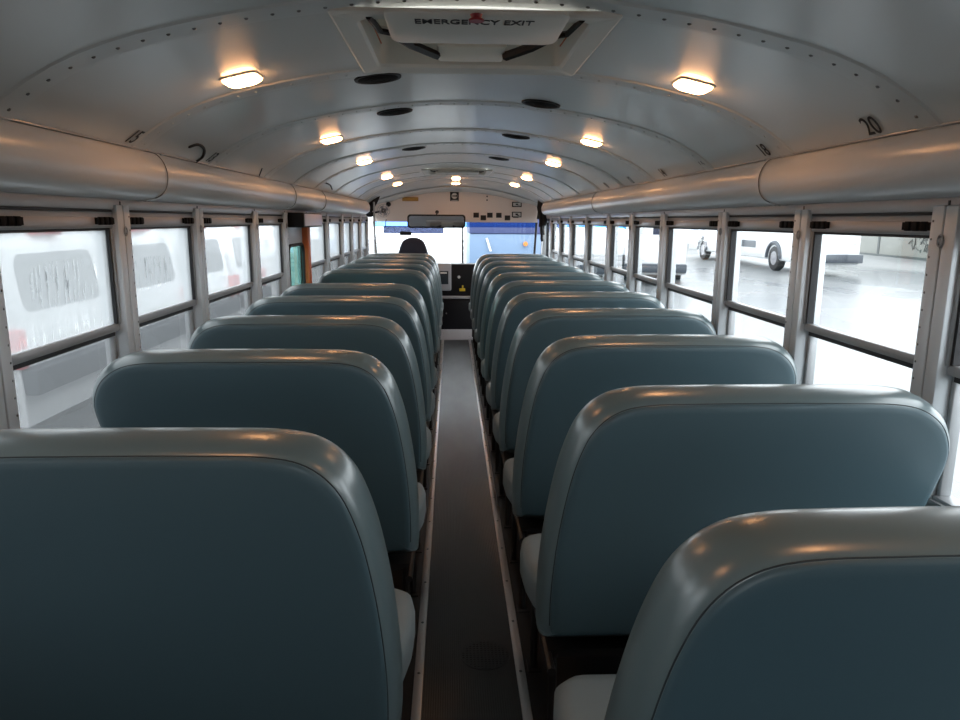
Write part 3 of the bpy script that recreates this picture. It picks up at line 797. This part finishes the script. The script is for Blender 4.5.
# white vans backed up beside the bus on the left
def van_left(cy, label):
    x0 = -4.0; g0 = -.95
    T = thing('white_van', (x0-2.6, cy, g0), label, 'van', 'white vans backed up along the left windows')
    # side profile lofted across the width
    def sec(k, w):   # cross section at distance k behind rear face, half width w
        return None
    body = MB(); prof = [(0,.50),(-.02,.95),(-.05,1.35),(-.16,2.15),(-.30,2.33),(-.6,2.38),(-3.4,2.34),(-4.1,1.9),(-4.6,1.30),(-5.3,1.12),(-5.4,.45)]
    rings = []
    for w, sc in ((-1.0,.985),(-.97,1),(.97,1),(1.0,.985)):
        tumble = 1
        rings.append([V(x0+px*1.0, cy+w*(1-(.10 if pz > 1.3 else 0)*((pz-1.3)/1.0 if pz > 1.3 else 0)), g0+pz*sc) for px, pz in prof])
    body.loft(rings); body.build('body','white_body',T,bevel=.03,smooth=45)
    # rear window, slightly proud of the tailgate
    def on(pz):
        for (xa, za), (xb, zb) in zip(prof, prof[1:]):
            if za <= pz <= zb: return xa+(xb-xa)*(pz-za)/(zb-za)
    def rwin(e):
        out = []
        for a, b in rrect(-.74, .74, 1.55, 2.09, .12, 5):
            out.append(V(x0+on(b)+e, cy+a*(1-.06*(b-1.55)), g0+b))
        return out
    MB().loft([rwin(-.01), rwin(.008)]).build('rear_window','van_glass',T)
    MB().box(x0-.26,x0-.16,cy-.22,cy+.22,g0+2.255,g0+2.31).build('brake_light','tail_red',T,bevel=.01)
    for s in (-1, 1): MB().box(x0-.10,x0+.012,cy+s*.94-.07,cy+s*.94+.05,g0+1.05,g0+1.42).build('tail_lamp','tail_red',T,bevel=.02)
    MB().box(x0-.1,x0+.12,cy-.98,cy+.98,g0+.80,g0+1.05).build('bumper','bumper',T,bevel=.03)
    MB().box(x0-.0,x0+.02,cy-.26,cy+.26,g0+1.16,g0+1.30).build('number_plate','paper',T)
    for dx in (-.95,-4.3):
        for s in (-1,1): wheel((x0+dx,cy+s*.86,g0+.34),.34,.2,(0,1,0),T)
for i, cy in enumerate((7.52, 9.76, 12.0, 14.24)):
    van_left(cy, 'white van seen rear-on through misted left glass, %s' % ['behind the streaked nearest left pane','behind the second left pane','behind the third left pane','behind the fourth left pane'][i])
# white buses on the right
def bus(name, x0, x1, yr, yf, wheels, H, nose, label, r=.5, marks=True, rot=0):
    g0 = gz(x0); T = thing(name, ((x0+x1)/2, (yr+yf)/2, g0), label, 'bus')
    prof = [(yr,.42),(yr,H-.15),(yr+.15,H),(yf-nose-.9,H),(yf-nose-.2,H-.5),(yf-nose,2.15),(yf-.5,1.75),(yf,1.45),(yf,.45)] if nose else [(yr,.42),(yr,H-.15),(yr+.15,H),(yf-.3,H),(yf,H-.5),(yf+.12,.45)]
    MB().loft([[V(x,y,g0+z) for y, z in prof] for x in (x0,x1)]).build('body','white_body',T,bevel=.06,smooth=45)
    MB().box(x0-.02,x1+.02,yr-.22,yr+.05,g0+.50,g0+.80).build('bumper','bumper',T,bevel=.03)
    win = MB()
    k = (yf-yr)*.12
    y = yr+1.2
    while y < yf-nose-2.4:
        win.box(x0-.012,x0+.02,y,y+1.25,g0+2.0,g0+H-.45); y += 1.45
    win.build('side_windows','van_glass',T,bevel=.01)
    for y in wheels:
        for x in (x0+.14, x1-.14): wheel((x,y,g0+r),r,.3,(1,0,0),T)
        ar = [V(x0-.02, y+(r+.12)*math.cos(a), g0+r+(r+.12)*math.sin(a)) for a in [PI*i/14 for i in range(15)]]
        MB().tube(ar,.08,8).build('wheel_arch','bumper',T)
    MB().box(x0-.014,x0+.02,(wheels[0]+wheels[1])/2-2.3,(wheels[0]+wheels[1])/2-.6,g0+.85,g0+1.15).box(x0-.014,x0+.02,wheels[0]-1.9,wheels[0]-1.6,g0+1.25,g0+1.65).build('side_vents','bumper',T)
    if marks:
        for z in (1.25,1.65,2.05,2.45):
            for x in (x0+.18,x1-.18): MB().cyl((x,yr-.05,g0+z),(x,yr+.02,g0+z),.095,14).build('tail_lamp','tail_red' if z > 1.5 else 'paper',T)
    if rot:
        a = math.radians(rot); c0 = V(x0, yr, g0); L = T.location.copy()
        T.rotation_euler.z = a; T.location = c0 + Matrix.Rotation(a, 3, 'Z') @ (L-c0)
    return T
bus('shuttle_bus', 12.9, 14.5, 24.9, 38.6, (28.2, 36.4), 3.3, 2.0, 'long white bus parked across the lot, its wheels seen through right windows')
bus('parked_bus', 5.95, 8.0, 24.5, 34.5, (27.0, 32.6), 3.1, 0, 'white bus seen tail-on through the middle right windows', r=.45, rot=-14, marks=False)
T = thing('vehicle_mirror', (6.9, 24, gz(6.9)), 'square black mirror on an arm beside the nearer white bus', 'mirror')
MB().box(6.70,7.02,23.75,23.85,.98,1.30).build('mirror_head','plastic_black',T,bevel=.02)
MB().tube([V(6.86,23.84,1.2),V(6.9,24.1,1.2)],.02,6).build('arm','plastic_black',T)
bus('parked_van', 4.0, 5.7, 25.0, 31.0, (26.2, 29.6), 2.05, 0, 'low white van seen through the far right windows', r=.40, marks=False, rot=-8)
# boundary wall on the right
T = thing('boundary_wall', (24, 34, -.2), 'pale concrete boundary wall with dark posts behind the long white bus', 'wall')
a, b = V(19.3,16.0,0), V(21.6,44,0); d = (b-a).normalized(); nrm = V(-d.y,d.x,0)
def slab(p, q, t, z0, z1):
    w = MB(); o_ = [p+nrm*t, q+nrm*t, q-nrm*t, p-nrm*t]
    return w.loft([[V(v.x,v.y,z0) for v in o_],[V(v.x,v.y,z1) for v in o_]])
slab(a,b,.1,-.5,2.9).build('panel','tan_wall',T)
slab(a,b,.16,-.4,.0).build('kerb','fence_dark',T)
k = a.copy()
for i in range(6):
    p = a+d*(2.9+i*5); slab(p,p+d*.14,.14,-.4,2.9).build('post','fence_dark',T)
sc = MB()
import random; random.seed(4)
for i in range(26):
    p = a+d*(13.9+random.random()*2.3)+nrm*.108; z = .2+random.random()*1.1
    q = p+d*(random.random()-.5)*.9
    sc.tube([V(p.x,p.y,z),V((p.x+q.x)/2,(p.y+q.y)/2,z+random.random()*.7-.2),V(q.x,q.y,z+random.random()*.5)],.025,5)
sc.build('scrawl','scrawl',T)
a2, b2 = V(60,0,0), V(0,0,0)
# far building with blue fascia, and a pale blue trailer ahead
T = thing('far_building', (12, 56, -.9), 'white building with a blue fascia beyond the parked buses', 'building')
MB().box(3.2,40,55,62,-.9,4.5).build('wall','white_body',T)
MB().box(5.5,10.5,54.8,55,.75,1.9).build('fascia','blue_sign',T)
MB().box(10.5,14.5,54.8,55,.65,1.9).build('sign_board','blue_light',T)
T = thing('box_trailer', (1.6, 22, -.95), 'pale blue box trailer seen through the right half of the windscreen', 'trailer')
MB().box(.50,2.75,22,27,-.45,1.08).build('box','blue_pale',T,bevel=.04)
MB().box(.50,2.75,21.97,27,1.08,2.0).build('roof_band','blue_dark',T,bevel=.04)
MB().box(.95,1.5,21.93,21.97,1.15,1.45).build('plate','paper',T) if False else None
MB().tube([V(1.15,21.95,.55),V(1.02,21.95,.95)],.035,6).build('stripe','paper',T)
MB().cyl((2.22,21.97,.78),(2.22,21.90,.78),.07,12).build('lamp','amber',T)
for y in (23.0,26): 
    for x in (.7,2.55): wheel((x,y,-.55),.4,.25,(1,0,0),T)

# ------------------------------------------------------------------ light, world, camera
w = bpy.data.worlds.new('World'); S.world = w; w.use_nodes = True
nt = w.node_tree; bg = nt.nodes['Background']
tc = nt.nodes.new('ShaderNodeTexCoord'); sp = nt.nodes.new('ShaderNodeSeparateXYZ'); nt.links.new(tc.outputs['Generated'], sp.inputs[0])
cr = nt.nodes.new('ShaderNodeValToRGB'); nt.links.new(sp.outputs['Z'], cr.inputs['Fac'])
cr.color_ramp.elements[0].position = 0; cr.color_ramp.elements[0].color = (.90,.95,1,1)
cr.color_ramp.elements[1].position = .8; cr.color_ramp.elements[1].color = (.95,.97,1,1)
nt.links.new(cr.outputs['Color'], bg.inputs['Color']); bg.inputs['Strength'].default_value = 4.2

f_, p_, yaw, roll, Cx, H = 706.8, .195, -.041, .006, -.059, 1.48
def ray(a, b):
    c, s = math.cos(roll), math.sin(roll); a, b = c*a+s*b, -s*a+c*b
    yy = math.cos(p_)-b*math.sin(p_); z = -math.sin(p_)-b*math.cos(p_)
    return V(a*math.cos(yaw)-yy*math.sin(yaw), a*math.sin(yaw)+yy*math.cos(yaw), z)
fw = ray(0,0); rt = (ray(1,0)-fw).normalized(); up = (fw-ray(0,1)).normalized(); fw.normalize()
cam = bpy.data.cameras.new('Camera'); co = bpy.data.objects.new('Camera', cam); COL.objects.link(co)
m = Matrix((rt, up, -fw)).transposed().to_4x4(); m.translation = (Cx, 0, H); co.matrix_world = m
cam.sensor_fit = 'HORIZONTAL'; cam.sensor_width = 36; cam.lens = f_/960*36; cam.clip_start = .02; cam.clip_end = 300
S.camera = co
S.view_settings.view_transform = 'Standard'; S.view_settings.look = 'None'; S.view_settings.gamma = 1
S.view_settings.use_curve_mapping = False; S.view_settings.exposure = 0.32
S.cycles.max_bounces = 10; S.cycles.diffuse_bounces = 5; S.cycles.transparent_max_bounces = 16
S.cycles.caustics_reflective = False; S.cycles.caustics_refractive = False
S.cycles.sample_clamp_indirect = 6
